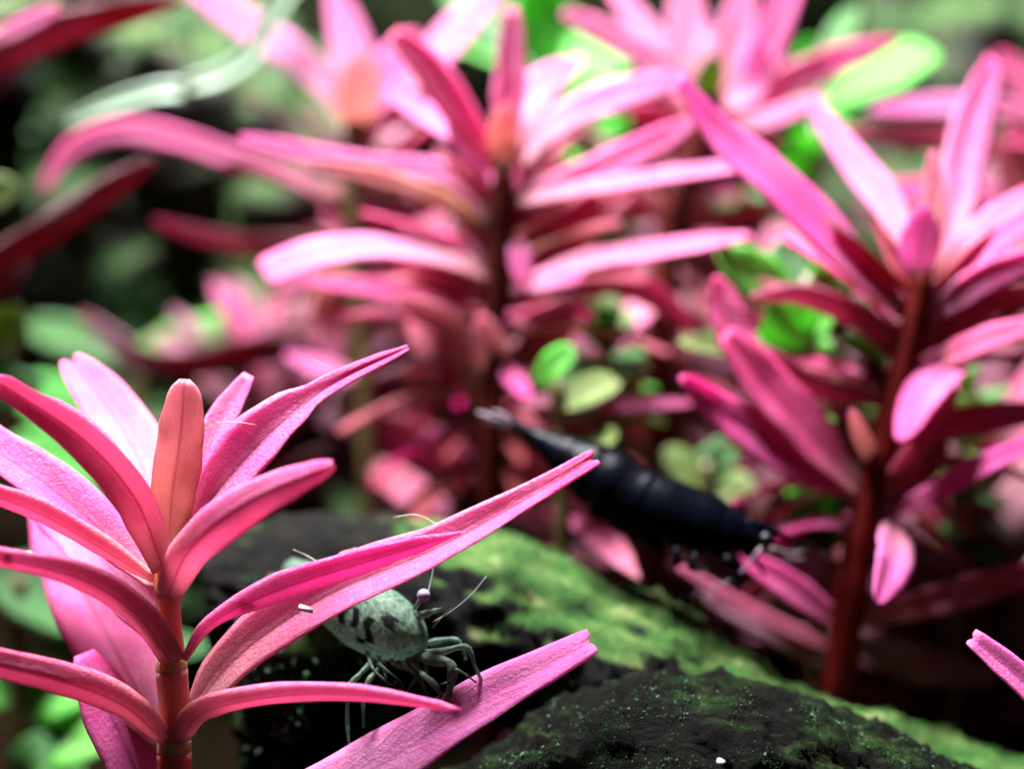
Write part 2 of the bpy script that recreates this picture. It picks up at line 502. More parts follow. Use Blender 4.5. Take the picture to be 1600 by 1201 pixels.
# ------------------------------------------------------------------ mossy wood and stone
def wood_mat(name, green=0.5, bright=1.0, dark=1.0, up=0.35, xr=None, spec=0.2, asc=9, streak=None):
    m, nt, out = newmat(name)
    pos = geo_pos(nt)
    wood = ramp(nt, [(0.3, (0.008 * dark, 0.008 * dark, 0.008 * dark)), (0.55, (0.035 * dark, 0.03 * dark, 0.022 * dark)), (0.75, (0.09 * dark, 0.08 * dark, 0.055 * dark))], noise_(nt, pos, 7, 8, 0.7))
    av = pos
    if streak:
        uvn = nt.nodes.new('ShaderNodeUVMap'); mp = nt.nodes.new('ShaderNodeMapping'); mp.inputs['Scale'].default_value = (*streak, 1)
        nt.links.new(uvn.outputs[0], mp.inputs[0]); av = mp.outputs[0]
    alg = ramp(nt, [(0.30, (0.008 * bright, 0.03 * bright, 0.008 * bright)), (0.45, (0.035 * bright, 0.11 * bright, 0.02 * bright)), (0.56, (0.09 * bright, 0.17 * bright, 0.04 * bright)), (0.66, (0.36 * bright, 0.38 * bright, 0.17 * bright)), (0.76, (0.7 * bright, 0.68 * bright, 0.46 * bright))], noise_(nt, av, asc, 9, 0.72))
    nz = nt.nodes.new('ShaderNodeNewGeometry')
    sp = nt.nodes.new('ShaderNodeSeparateXYZ'); nt.links.new(nz.outputs['Normal'], sp.inputs[0])
    f = math_(nt, 'ADD', math_(nt, 'MULTIPLY', sp.outputs[2], up), math_(nt, 'MULTIPLY', noise_(nt, pos, 1.7, 5), 1.0))
    if xr:                                   # algae colour gives way to the dark wood colour towards one end
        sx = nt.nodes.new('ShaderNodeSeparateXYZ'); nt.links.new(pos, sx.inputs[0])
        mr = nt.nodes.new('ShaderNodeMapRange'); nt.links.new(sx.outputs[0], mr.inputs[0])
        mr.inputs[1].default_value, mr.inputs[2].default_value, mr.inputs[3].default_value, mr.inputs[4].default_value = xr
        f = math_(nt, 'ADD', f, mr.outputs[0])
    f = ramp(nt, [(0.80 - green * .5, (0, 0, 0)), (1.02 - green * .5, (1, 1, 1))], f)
    c = mix(nt, f, wood, alg)
    bs = nt.nodes.new('ShaderNodeBsdfPrincipled'); nt.links.new(c, bs.inputs['Base Color'])
    bs.inputs['Roughness'].default_value = 0.6; bs.inputs['Specular IOR Level'].default_value = spec
    bu = nt.nodes.new('ShaderNodeBump'); bu.inputs['Strength'].default_value = 0.9; bu.inputs['Distance'].default_value = 0.06
    nt.links.new(noise_(nt, pos, 14, 8, 0.75), bu.inputs['Height']); nt.links.new(bu.outputs[0], bs.inputs['Normal'])
    nt.links.new(bs.outputs[0], out.inputs[0])
    return m
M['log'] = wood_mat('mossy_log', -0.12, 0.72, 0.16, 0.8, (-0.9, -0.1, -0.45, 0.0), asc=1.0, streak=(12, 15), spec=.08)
M['stump'] = wood_mat('dark_stump', 0.62, 0.30, 0.16, spec=.02, asc=6)
M['rock'] = wood_mat('dark_stone', -0.05, 0.15, 0.085, spec=.035, asc=16)
M['bwood'] = wood_mat('mossy_back_wood', 0.50, 0.6, 0.75, asc=2.2)
def moss_mat(name, stops, sc_=4):
    return simple_mat(name, stops, sc_, 0.55, 0.4, 0.0, 20, trans=0.3, detail=5)
M['moss'] = moss_mat('moss_green', [(0.3, (0.006, 0.028, 0.006)), (0.48, (0.025, 0.085, 0.014)), (0.60, (0.09, 0.15, 0.035)), (0.70, (0.40, 0.42, 0.20))], 2.2)
M['mossb'] = moss_mat('moss_back', [(0.3, (0.004, 0.018, 0.005)), (0.48, (0.022, 0.08, 0.014)), (0.58, (0.07, 0.17, 0.035)), (0.70, (0.22, 0.26, 0.10))], 1.3)
M['mossd'] = moss_mat('moss_dark', [(0.3, (0.008, 0.022, 0.010)), (0.55, (0.02, 0.07, 0.025)), (0.68, (0.06, 0.20, 0.06)), (0.8, (0.25, 0.36, 0.22))], 7)

def lump(mb, path, radii, sides=56, amp=0.18, freq=1.1, fine=0.04, squash=1.0, seed=0.0):
    """a knotty length of wood or stone: closed loft with fractal relief"""
    n = len(path); b = len(mb.v); ref = Vector((0, 0, 1)); norms = []
    for i in range(n):
        p = path[i]
        t = (path[min(i + 1, n - 1)] - path[max(i - 1, 0)]).normalized()
        a = (ref - t * ref.dot(t))
        a = a.normalized() if a.length > .05 else t.orthogonal().normalized()
        c = t.cross(a)
        for k in range(sides):
            th = 2 * math.pi * k / sides
            dv = a * math.cos(th) * squash + c * math.sin(th)
            q = p + dv * radii[i]
            s = Vector((seed, seed * 2, -seed))
            h = amp * noise.fractal(q * freq + s, 0.9, 2.1, 4) + fine * noise.fractal(q * 6 + s, 0.55, 2.3, 5)
            h -= 0.5 * amp * max(0, noise.noise(q * freq * 1.7 + s * 3)) 
            mb.v.append(q + dv * h * min(1, radii[i] * 2.5)); mb.uv.append((i / (n - 1), k / sides)); mb.col.append(0)
    for i in range(n - 1):
        for k in range(sides):
            q = (k + 1) % sides
            mb.f.append((b + i * sides + k, b + i * sides + q, b + (i + 1) * sides + q, b + (i + 1) * sides + k))
    for e in (0, n - 1):
        cidx = len(mb.v); mb.v.append(path[e]); mb.uv.append((0, 0)); mb.col.append(0)
        for k in range(sides):
            q = (k + 1) % sides
            mb.f.append((cidx, b + e * sides + q, b + e * sides + k) if e == 0 else (cidx, b + e * sides + k, b + e * sides + q))

def moss(parent, src, count, size, mat, seed, thr=-0.1, zmin=-0.1, clump=2.2, name='moss', cover=None):
    """short leaf-like shoots growing out of the upper faces of src (MB)"""
    rr = random.Random(seed); out = MB(); tries = 0; nf = len(src.f); made = 0
    import bisect
    areas = []; acc = 0; fd = []
    for f in src.f:
        a, b, c = (Vector(src.v[f[0]]), Vector(src.v[f[1]]), Vector(src.v[f[2]]))
        cr = (b - a).cross(c - a); ar = cr.length
        acc += ar; areas.append(acc); fd.append((a, b, c, cr.normalized() if ar > 0 else Vector((0, 0, 1))))
    while made < count and tries < count * 8:
        tries += 1
        i = bisect.bisect(areas, rr.random() * acc)
        if i >= nf: continue
        a, b, c, nn = fd[i]
        if nn.z < zmin: continue
        p = a + (b - a) * rr.random() + (c - a) * rr.random()
        if (p - CAM).normalized().dot(nn) > 0.35: continue
        k = noise.fractal(p * clump, 0.8, 2, 3)
        if k + (cover(p) if cover else 0) < thr + rr.uniform(-.25, .25): continue
        dv = (nn + Vector((rr.uniform(-1, 1), rr.uniform(-1, 1), rr.uniform(-.5, 1))) * .8).normalized()
        L = size * rr.uniform(.5, 1.5) * (1 + .6 * k); W = dv.orthogonal().normalized()
        W = (Matrix.Rotation(rr.random() * 6.28, 3, dv) @ W) * (L * rr.uniform(.12, .28))
        bend = Vector((rr.uniform(-1, 1), rr.uniform(-1, 1), rr.uniform(-1, .3))) * L * .3
        o = len(out.v)
        out.v += [p - W * .4, p + W * .4, p + dv * L * .55 + W + bend * .3, p + dv * L * .55 - W + bend * .3, p + dv * L + bend]
        out.f += [(o, o + 1, o + 2, o + 3), (o + 3, o + 2, o + 4)]
        made += 1
    ob = out.build(name, M[mat], parent, smooth=False)
    ob['kind'] = 'stuff'
    return ob

def path_px(pts, n):
    return catmull([P(*p) for p in pts], n)

# the diagonal mossy branch with the dark stump it grows from
def driftwood():
    base = P(450, 1000, 11.6)
    root = thing('driftwood', 'mossy driftwood branch sloping down under the black shrimp from a dark stump', 'driftwood', (base.x, base.y, 0))
    mb = MB()
    pth = path_px([(330, 935, 12.0), (560, 935, 11.85), (800, 985, 11.75), (1000, 1075, 11.6), (1300, 1215, 11.5), (1750, 1360, 11.4)], 120)
    rad = [CM(interp([(0, 95), (.12, 128), (.3, 140), (.5, 128), (.75, 120), (1, 120)], i / 119), 11.6) for i in range(120)]
    rad[0] *= .4; rad[1] *= .75; rad[-1] *= .5
    lump(mb, pth, rad, 110, 0.10, 1.2, 0.045, 1.0, 3.0)
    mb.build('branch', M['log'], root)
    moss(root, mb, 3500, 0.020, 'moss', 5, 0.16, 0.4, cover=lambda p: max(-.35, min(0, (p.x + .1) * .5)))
    st = MB()
    p0 = P(465, 900, 11.3); 
    pth = [Vector((p0.x, p0.y, p0.z)) + Vector((0.1 * math.sin(i * .1), .05 * i * .06, -i * .09)) for i in range(50)]
    rad = [0.55 * min(1, .5 + i * .12) for i in range(50)]
    lump(st, pth, rad, 56, 0.12, 1.4, 0.05, 1.0, 8.0)
    st.build('stump', M['stump'], root)
    moss(root, st, 5000, 0.05, 'mossd', 6, 0.0, -0.4)
    return root
driftwood()

def front_rock():
    c = P(1170, 1330, 10.15)
    root = thing('stone', 'dark rounded algae speckled stone at the bottom edge in front of the mossy branch', 'stone', (c.x, c.y, 0))
    mb = MB()
    a = path_px([(560, 1330, 10.7), (760, 1325, 10.6), (960, 1290, 10.55), (1100, 1275, 10.55), (1300, 1325, 10.55), (1500, 1400, 10.6), (1750, 1500, 10.7)], 150)
    rad = [CM(interp([(0, 60), (.12, 130), (.3, 205), (.45, 230), (.6, 215), (.8, 190), (1, 150)], i / 149), 10.15) for i in range(150)]
    rad[0] *= .3; rad[-1] *= .5
    lump(mb, a, rad, 220, 0.06, 1.2, 0.07, 1.0, 11.0)
    mb.build('stone_body', M['rock'], root)
    moss(root, mb, 22000, 0.012, 'mossd', 9, 0.05, -0.2, 3.4)
    return root
front_rock()

def back_wood():
    specs = [
     ('mossy driftwood trunk with green patches in the dim left background', [(150, -60, 18.5), (300, 120, 18), (420, 250, 17.6), (440, 400, 17.4), (430, 620, 17.2), (440, 900, 17)], [120, 150, 140, 110, 110, 150], 21, 0.30),
     ('gnarled dark root hanging at the far left background', [(-150, 60, 19), (80, 120, 18.6), (170, 300, 18.2), (240, 480, 18), (250, 700, 17.6), (260, 1000, 17)], [90, 105, 80, 90, 110, 150], 22, 0.0),
     ('tall mottled green mossy boulder in the top right background', [(1500, -90, 20), (1510, 20, 19.8), (1520, 200, 19.6), (1540, 600, 19.4), (1560, 1050, 19.2)], [150, 210, 240, 250, 260], 23, 0.15),
    ]
    for lab, pts, rd, seed, thr in specs:
        c = P(pts[-1][0], pts[-1][1], pts[-1][2])
        root = thing('driftwood', lab, 'driftwood', (c.x, c.y, 0)) if 'boulder' not in lab else thing('boulder', lab, 'stone', (c.x, c.y, 0))
        mb = MB(); n = 90
        pth = path_px(pts, n)
        k = len(rd)
        rad = [CM(interp([(i / (k - 1), r) for i, r in enumerate(rd)], j / (n - 1)), 18) for j in range(n)]
        rad[0] *= .4; rad[-1] *= .6
        lump(mb, pth, rad, 56, 0.5, .75, 0.08, 1.0, seed)
        mb.build('wood' if 'boulder' not in lab else 'rock', M['bwood'], root)
        moss(root, mb, 6000, 0.08, 'mossb', seed, thr + .1, -0.3, .9)
back_wood()

# ------------------------------------------------------------------ shrimps
def shell_mat(name, c0, c1, rough, spec, trans=0.0, lo=.3, hi=.7, pig=(0.001, 0.0012, 0.002), sp=22):
    m, nt, out = newmat(name)
    pos = geo_pos(nt)
    at = nt.nodes.new('ShaderNodeAttribute'); at.attribute_name = 'pig'
    c = ramp(nt, [(lo, c0), (hi, c1)], noise_(nt, pos, sp, 6, 0.7))
    c = mix(nt, at.outputs['Fac'], c, pig)
    bs = nt.nodes.new('ShaderNodeBsdfPrincipled'); nt.links.new(c, bs.inputs['Base Color'])
    bs.inputs['Roughness'].default_value = rough; bs.inputs['Specular IOR Level'].default_value = spec
    bu = nt.nodes.new('ShaderNodeBump'); bu.inputs['Strength'].default_value = .25; bu.inputs['Distance'].default_value = .02
    nt.links.new(noise_(nt, pos, 30, 4), bu.inputs['Height']); nt.links.new(bu.outputs[0], bs.inputs['Normal'])
    sh = bs.outputs[0]
    if trans:
        tr = nt.nodes.new('ShaderNodeBsdfTranslucent'); nt.links.new(c, tr.inputs['Color'])
        tp = nt.nodes.new('ShaderNodeBsdfTransparent')
        m1 = nt.nodes.new('ShaderNodeMixShader'); nt.links.new(math_(nt, 'MULTIPLY', math_(nt, 'SUBTRACT', 1, at.outputs['Fac'], True), .35), m1.inputs[0])
        nt.links.new(tr.outputs[0], m1.inputs[1]); nt.links.new(tp.outputs[0], m1.inputs[2])
        mx = nt.nodes.new('ShaderNodeMixShader'); mx.inputs[0].default_value = trans
        nt.links.new(sh, mx.inputs[1]); nt.links.new(m1.outputs[0], mx.inputs[2]); sh = mx.outputs[0]
    nt.links.new(sh, out.inputs[0])
    return m
M['black'] = shell_mat('black_shell', (0.0004, 0.0005, 0.001), (0.0010, 0.0016, 0.004), 0.30, 0.035)
M['glass'] = shell_mat('grey_green_shell', (0.045, 0.095, 0.07), (0.17, 0.25, 0.165), 0.6, 0.18, 0.5, .40, .64, sp=30)
M['limb'] = shell_mat('pale_limb', (0.035, 0.06, 0.048), (0.10, 0.15, 0.12), 0.3, 0.6, 0.40)
M['eye'] = simple_mat('eye', [(0.3, (0.004, 0.004, 0.006)), (0.7, (0.02, 0.02, 0.03))], 10, 0.4, 0.3, 0.0)
M['eyep'] = simple_mat('pale_eye', [(0.35, (0.04, 0.04, 0.07)), (0.6, (0.28, 0.28, 0.38))], 9, 0.3, 0.5, 0.0)
M['feeler'] = simple_mat('pale_feeler', [(0.3, (0.10, 0.07, 0.08)), (0.7, (0.20, 0.15, 0.17))], 10, 0.4, 0.5, 0.0, trans=.3)
M['feelerp'] = simple_mat('pale_tail', [(0.3, (0.30, 0.24, 0.28)), (0.7, (0.5, 0.42, 0.48))], 10, 0.4, 0.5, 0.0, trans=.3)
M['feelerg'] = simple_mat('grey_feeler', [(0.3, (0.10, 0.13, 0.12)), (0.7, (0.18, 0.21, 0.19))], 10, 0.4, 0.5, 0.0, trans=.3)

def loft_body(mb, path, wh, updir, sides=36, ridges=(), stripes=None, ridge=.10):
    """wh(t) -> half width, half height; ridges: t where a shell plate ends"""
    n = len(path); b = len(mb.v)
    for i in range(n):
        t = i / (n - 1)
        T = (path[min(i + 1, n - 1)] - path[max(i - 1, 0)]).normalized()
        a = (updir - T * updir.dot(T)).normalized(); c = T.cross(a)
        hw, hh = wh(t)
        step = 0
        for r in ridges:
            if r - .07 < t <= r: step = max(step, ridge * (1 - (r - t) / .07))
        for k in range(sides):
            th = 2 * math.pi * k / sides
            u = math.cos(th)          # 1 dorsal, -1 ventral
            f = 1 + step * (1 if u > -.5 else .3)
            yy = u * hh * f * (1 if u > 0 else .82)
            mb.v.append(path[i] + a * yy + c * (math.sin(th) * hw * f)); mb.uv.append((t, k / sides))
            mb.col.append(stripes(t, th) if stripes else 0)
    for i in range(n - 1):
        for k in range(sides):
            q = (k + 1) % sides
            mb.f.append((b + i * sides + k, b + (i + 1) * sides + k, b + (i + 1) * sides + q, b + i * sides + q))
    mb.f.append(tuple(b + k for k in range(sides)))
    mb.f.append(tuple(b + (n - 1) * sides + k for k in reversed(range(sides))))

def limb(mb, pts, r0, r1, sides=8, n=18):
    path = catmull(pts, n)
    rad = []
    for i in range(n):
        t = i / (n - 1)
        rad.append((r0 + (r1 - r0) * t) * (1 + .18 * math.cos(t * math.pi * 6)))
    mb.tube(path, rad, sides)

def black_shrimp():
    D = 11.5
    base = P(1060, 900, D)
    root = thing('shrimp', 'glossy black shrimp hanging head down to the right above the mossy branch', 'shrimp', base)
    px = lambda x, y, d=0: P(x, y, D + d)
    path = catmull([px(800, 662, .35), px(845, 690, .3), px(895, 722, .2), px(955, 758, .1), px(1020, 792, 0), px(1095, 820, -.05), px(1160, 838, -.1), px(1210, 846, -.12)], 120)
    u = CM(1, D)
    tab = [(0, 8), (.06, 13), (.14, 22), (.23, 36), (.32, 50), (.40, 55), (.50, 50), (.62, 56), (.74, 55), (.84, 43), (.92, 28), (.97, 17), (1, 9)]
    mb = MB()
    loft_body(mb, path, lambda t: (interp(tab, t) * u * .72, interp(tab, t) * u), (UP + FW * .35).normalized(), 40, (.14, .24, .34, .44, .54, .80), None, .045)
    mb.tube(catmull([px(1165, 815, -.1), px(1215, 832, -.15), px(1262, 856, -.2)], 16), [u * (10 - .6 * i) for i in range(16)], 8)   # rostrum
    for k, (x0, y0, x1, y1, x2, y2, dd) in enumerate([(1050, 850, 1058, 880, 1075, 872, -.25), (1085, 860, 1078, 885, 1110, 895, -.3), (1120, 865, 1150, 885, 1153, 925, -.25), (1140, 862, 1160, 890, 1165, 915, .2), (1095, 860, 1120, 890, 1140, 905, .25), (1165, 862, 1185, 880, 1195, 900, -.1)]):
        limb(mb, [px(x0, y0, dd * .5), px((x0 + x1) / 2 + 4, (y0 + y1) / 2, dd), px(x1, y1, dd), px(x2, y2, dd * 1.2)], u * 8, u * 2.2)
    for k in range(5):                                        # swimmerets along the belly
        f = .28 + .07 * k
        p = path[int(f * 119)]
        h = interp(tab, f) * u
        for sgn in (-1, 1):
            leaf_mesh(mb, [p - UP * h * .55 + FW * sgn * .06, p - UP * (h * .95) + RT * .02 + FW * sgn * .12, p - UP * (h * 1.32) + RT * .10 + FW * sgn * .12], u * 26, .2, OVAL, .1, .05, 8, 3, k)
            limb(mb, [p - UP * h * .6 + FW * sgn * .1, p - UP * (h * 1.0) + RT * .03 + FW * sgn * .12, p - UP * (h * 1.12) + RT * .10 + FW * sgn * .12], u * 9, u * 4)
    mb.build('body', M['black'], root, fixn=True)
    for sgn in (-1, 1):
        e = MB(); e.ball(px(1196, 840, sgn * .13 - .12), u * 8); e.build('eye', M['eye'], root)
    t = MB()
    for (pts, w) in (([(805, 664), (780, 656), (745, 643)], 7), ([(805, 668), (785, 664), (755, 656)], 6), ([(803, 660), (785, 648), (768, 641)], 5)):
        leaf_mesh(t, [px(x, y, .35) for x, y in pts], w * u, .3, LINE, .1, .02, 12, 4, 3)
    t.build('tail_fan', M['feelerp'], root)
    for (pts, dd) in (([(1205, 855), (1235, 862), (1262, 858)], -.2), ([(1205, 862), (1232, 874), (1258, 872)], -.15), ([(1200, 862), (1225, 870), (1250, 866)], .1), ([(1190, 855), (1150, 900), (1080, 930)], -.25)):
        a = MB(); a.tube(catmull([px(x, y, dd) for x, y in pts], 14), [u * (3.0 - .18 * i) for i in range(14)], 6); a.build('antenna', M['feeler'], root)
black_shrimp()

def grey_shrimp():
    D = 10.38
    base = P(620, 1110, D)
    root = thing('shrimp', 'pale grey green shrimp with short black stripes half hidden under the long pink leaf', 'shrimp', base)
    px = lambda x, y, d=0: P(x, y, D + d)
    u = CM(1, D)
    path = catmull([px(455, 895, .75), px(500, 922, .5), px(545, 950, .25), px(588, 974, .08), px(622, 990, -.05), px(648, 1000, -.12), px(664, 1004, -.16)], 90)
    tab = [(0, 26), (.12, 32), (.3, 43), (.45, 53), (.6, 62), (.74, 61), (.86, 51), (.94, 38), (.98, 24), (1, 10)]
    up = (UP * .8 + RT * .35 - FW * .45).normalized()
    def stripes(t, th):
        v = 0
        for (a, lo, hi) in ((.54, -.1, .3), (.61, -.2, .4), (.69, -.2, .35), (.785, -.15, .6), (.735, .5, .7), (.87, -.5, -.1)):
            for sg in (1, -1):
                x = abs(t - a - .012 * math.sin(th * 9 + a * 40))
                thn = (th if th < math.pi else th - 2 * math.pi) * sg
                if lo < thn - 1.15 < hi:
                    v = max(v, 1 - max(0, x - .022 - .008 * noise.noise(Vector((th * 14, a * 90, 0)))) / .008)
        s = noise.noise(Vector((t * 60, th * 9, 1)))
        if s > .36: v = max(v, (s - .36) * 3)
        return max(0, min(1, v))
    mb = MB()
    loft_body(mb, path, lambda t: (interp(tab, t) * u * .82, interp(tab, t) * u), up, 96, (.10, .20, .30, .84), stripes, .06)
    R_ = lambda pts, r0, r1: limb(mb, [px(*p) for p in pts], r0 * u, r1 * u, 8, 20)
    R_([(655, 962, -.15), (672, 956, -.2), (690, 950, -.28)], 7, 1.5)                       # rostrum
    R_([(640, 1015, -.1), (680, 1020, -.2), (728, 1010, -.3), (742, 1040, -.32), (752, 1062, -.3)], 8, 2.5)
    R_([(640, 1022, -.12), (680, 1030, -.22), (706, 1040, -.3), (702, 1080, -.3), (698, 1098, -.28)], 12, 5)
    R_([(625, 1030, -.1), (655, 1050, -.2), (680, 1070, -.28), (694, 1100, -.25)], 8, 3)
    R_([(650, 1010, .05), (685, 1000, .0), (716, 1000, -.05), (728, 1030, -.05)], 5, 2)
    R_([(700, 1042, -.3), (722, 1050, -.34), (745, 1066, -.34)], 3.5, 1.5)
    R_([(585, 1030, -.1), (560, 1055, -.2), (545, 1075, -.22), (543, 1130, -.2), (548, 1185, -.1)], 5, 2)
    R_([(600, 1035, -.12), (575, 1065, -.24), (568, 1095, -.25), (568, 1135, -.2)], 5, 2.5)
    rq = random.Random(5)
    for q in range(8):                                           # fine mouth and walking leg tips
        x = 572 + q * 13 + rq.uniform(-6, 6)
        R_([(x, 1018 + q * 2, -.08), (x + rq.uniform(0, 14), 1040 + rq.uniform(-4, 8), -.2), (x + rq.uniform(10, 40), 1050 + rq.uniform(0, 26), -.22), (x + rq.uniform(0, 50), 1062 + rq.uniform(0, 34), -.2)], rq.uniform(2.5, 5), 1)
    mb.build('body', M['glass'], root, fixn=True)
    for (x, y, d) in ((662, 930, -.22), (622, 905, .16)):
        e = MB(); e.ball(px(x, y, d), 10.5 * u); ob = e.build('eye', M['eyep'], root)
        s = MB(); s.tube([px(x - 14, y + 20, d + .1), px(x - 3, y + 4, d)], [4 * u, 4 * u], 8); s.build('eye_stalk', M['limb'], root)
    for pts in ([(676, 972, -.2), (705, 955, -.22), (735, 930, -.2), (760, 900, -.15)], [(668, 930, -.2), (674, 905, -.15), (678, 880, -.1)], [(676, 980, -.2), (690, 965, -.25), (705, 950, -.3)]):
        a = MB(); a.tube(catmull([px(*p) for p in pts], 18), [u * (1.8 - .06 * i) for i in range(18)], 6); a.build('antenna', M['feelerg'], root)
grey_shrimp()

# ------------------------------------------------------------------ front plant (in focus)
def front_plant():
    D = 10.0
    base = P(272, 1260, D)
    root = thing('pink_plant', 'sharp bright pink plant at the lower left front with a salmon stem', 'aquatic plant', (base.x, base.y, 0), PG)
    def seg(pts, ws, mat, name, n=14):
        mb = MB(); path = catmull([P(x, y, D) for x, y in pts], n)
        mb.tube(path, [CM(interp([(i / (len(ws) - 1), q) for i, q in enumerate(ws)], k / (n - 1)), D) / 2 for k in range(n)], 20)
        return mb.build(name, M[mat], root)
    seg([(262, 925), (264, 980), (268, 1030)], (38, 40, 44), 'stemf', 'stem')
    seg([(268, 1046), (272, 1100), (272, 1158)], (50, 48, 52), 'stemf', 'stem')
    seg([(272, 1174), (274, 1260), (276, 1330)], (54, 54, 56), 'stemr', 'stem')
    low = P(276, 1328, D)
    mb = MB(); mb.tube([low, low + Vector((.02, .05, -low.z * .5)), Vector((low.x + .05, low.y + .1, -.3))], [CM(28, D)] * 3, 16); mb.build('stem', M['stem'], root)
    seg([(262, 862), (262, 900), (263, 926)], (20, 40, 42), 'node', 'node', 8)
    seg([(268, 1028), (268, 1038), (268, 1048)], (44.5, 49, 50), 'node', 'node', 6)
    seg([(272, 1155), (272, 1165), (272, 1176)], (52.5, 54, 54), 'node', 'node', 6)
    L = lambda *a, **k: leaf(root, *a, **k)
    W1 = [(0, .3), (.15, .55), (.4, .95), (.58, 1), (.78, .85), (.93, .58), (1, .34)]
    L([(252, 850), (228, 745), (182, 655), (108, 560)], D + .12, .95, 92, 20, 'pale', prof=W1, fold=.2, notch=.12)
    L([(215, 780), (160, 700), (98, 645), (50, 618)], D + .1, .1, 42, 10, 'pink', prof=LANCE)
    L([(256, 890), (212, 780), (125, 682), (-10, 592)], D - .05, -.35, 62, -14, 'coral', prof=[(0, .55), (.2, .95), (.45, 1), (.75, .8), (.95, .6), (1, .3)], fold=.3)
    L([(268, 868), (270, 790), (280, 727)], D + .16, .03, 48, 8, 'salm', prof=BLUNT)
    L([(262, 885), (268, 780), (282, 680), (288, 592)], D + .02, .02, 74, 12, 'salm', prof=[(0, .5), (.2, .8), (.5, 1), (.75, .94), (.9, .74), (.97, .5), (1, .22)], fold=.18)
    L([(290, 850), (312, 740), (345, 660), (390, 586)], D + .16, .25, 50, 25, 'pale', prof=W1)
    L([(275, 880), (330, 780), (425, 672), (520, 600), (638, 543)], D + .05, .12, 86, 28, 'pink', prof=[(0, .22), (.12, .55), (.3, .92), (.45, 1), (.58, .72), (.68, .40), (.9, .27), (1, .12)], fold=.34, n=40)
    L([(262, 930), (300, 855), (390, 785), (520, 725)], D - .08, -.7, 72, 6, 'coral', prof=[(0, .6), (.2, .85), (.45, 1), (.75, .8), (.93, .5), (1, .2)], fold=.3)
    L([(243, 915), (165, 835), (85, 765), (-40, 680)], D + .05, .15, 76, 30, 'pink', fold=.25, prof=[(0, .3), (.2, .8), (.5, 1), (1, .8)])
    L([(240, 905), (140, 843), (55, 797), (-40, 762)], D - .03, -.3, 36, -30, 'coral', fold=.35, prof=[(0, .4), (.3, .9), (.7, 1), (1, .8)])
    L([(248, 1000), (195, 915), (125, 830), (50, 770)], D + .12, .8, 88, 12, 'pale', prof=[(0, .3), (.2, .8), (.5, 1), (.8, .9), (1, .5)], fold=.12)
    L([(252, 1160), (205, 1060), (140, 940), (60, 790)], D + .1, 1.3, 124, 2, 'pink', prof=[(0, .22), (.15, .62), (.35, 1), (.6, .95), (.85, .7), (1, .3)], fold=.08, wave=.03, n=34)
    L([(268, 1032), (215, 958), (120, 900), (-30, 866)], D - .1, -.45, 46, -28, 'coral', prof=[(0, .8), (.2, 1), (.5, .95), (.8, .7), (1, .6)], fold=.3)
    L([(258, 1155), (190, 1098), (90, 1060), (-40, 1030)], D - .1, -.35, 52, -24, 'coral', prof=[(0, .5), (.2, .85), (.5, 1), (1, .85)], fold=.3)
    L([(258, 1320), (215, 1210), (170, 1110), (130, 1020)], D + .1, .2, 92, 22, 'pink', prof=W1, fold=.12)
    L([(288, 1030), (330, 972), (430, 922), (560, 880), (720, 832)], D - .1, -.05, 46, -22, 'pink', prof=[(0, .25), (.15, .5), (.4, 1), (.65, .9), (.85, .6), (1, .1)], fold=.25, n=36)
    L([(298, 1112), (380, 1018), (510, 930), (680, 856), (810, 786), (932, 714)], D + .05, .1, 84, 26, 'pink', prof=[(0, .3), (.1, .72), (.25, 1), (.45, .98), (.65, .68), (.85, .44), (.97, .36), (1, .3)], fold=.34, n=44, notch=.12)
    L([(278, 1155), (320, 1110), (430, 1086), (560, 1084), (720, 1108)], D - .1, -.4, 38, -32, 'coral', prof=[(0, .9), (.12, 1), (.4, .85), (.75, .6), (.93, .35), (1, .05)], fold=.3, n=32)
    L([(276, 1345), (440, 1270), (600, 1190), (750, 1095), (926, 1000)], D, .04, 98, 26, 'pale', prof=[(0, .3), (.2, .8), (.45, 1), (.7, .78), (.88, .58), (.96, .5), (1, .42)], fold=.07, n=40, notch=.07)
front_plant()

PNT = dict
# plant just right of the frame whose leaf tip pokes in
plant('pink stem plant at the lower right edge whose cut leaf tip pokes into view', [(1790, 1150), (1795, 1250)], 10.0, 50, [
    ([(1790, 1230), (1690, 1150), (1600, 1065), (1516, 994)], .1, 24, 54, dict(prof=[(0, .3), (.25, .9), (.5, 1), (.8, .8), (.95, .6), (1, .5)], mat='pale', notch=.1)),
    ([(1790, 1160), (1830, 1050), (1900, 960)], .2, 20, 60),
], 'stemf')

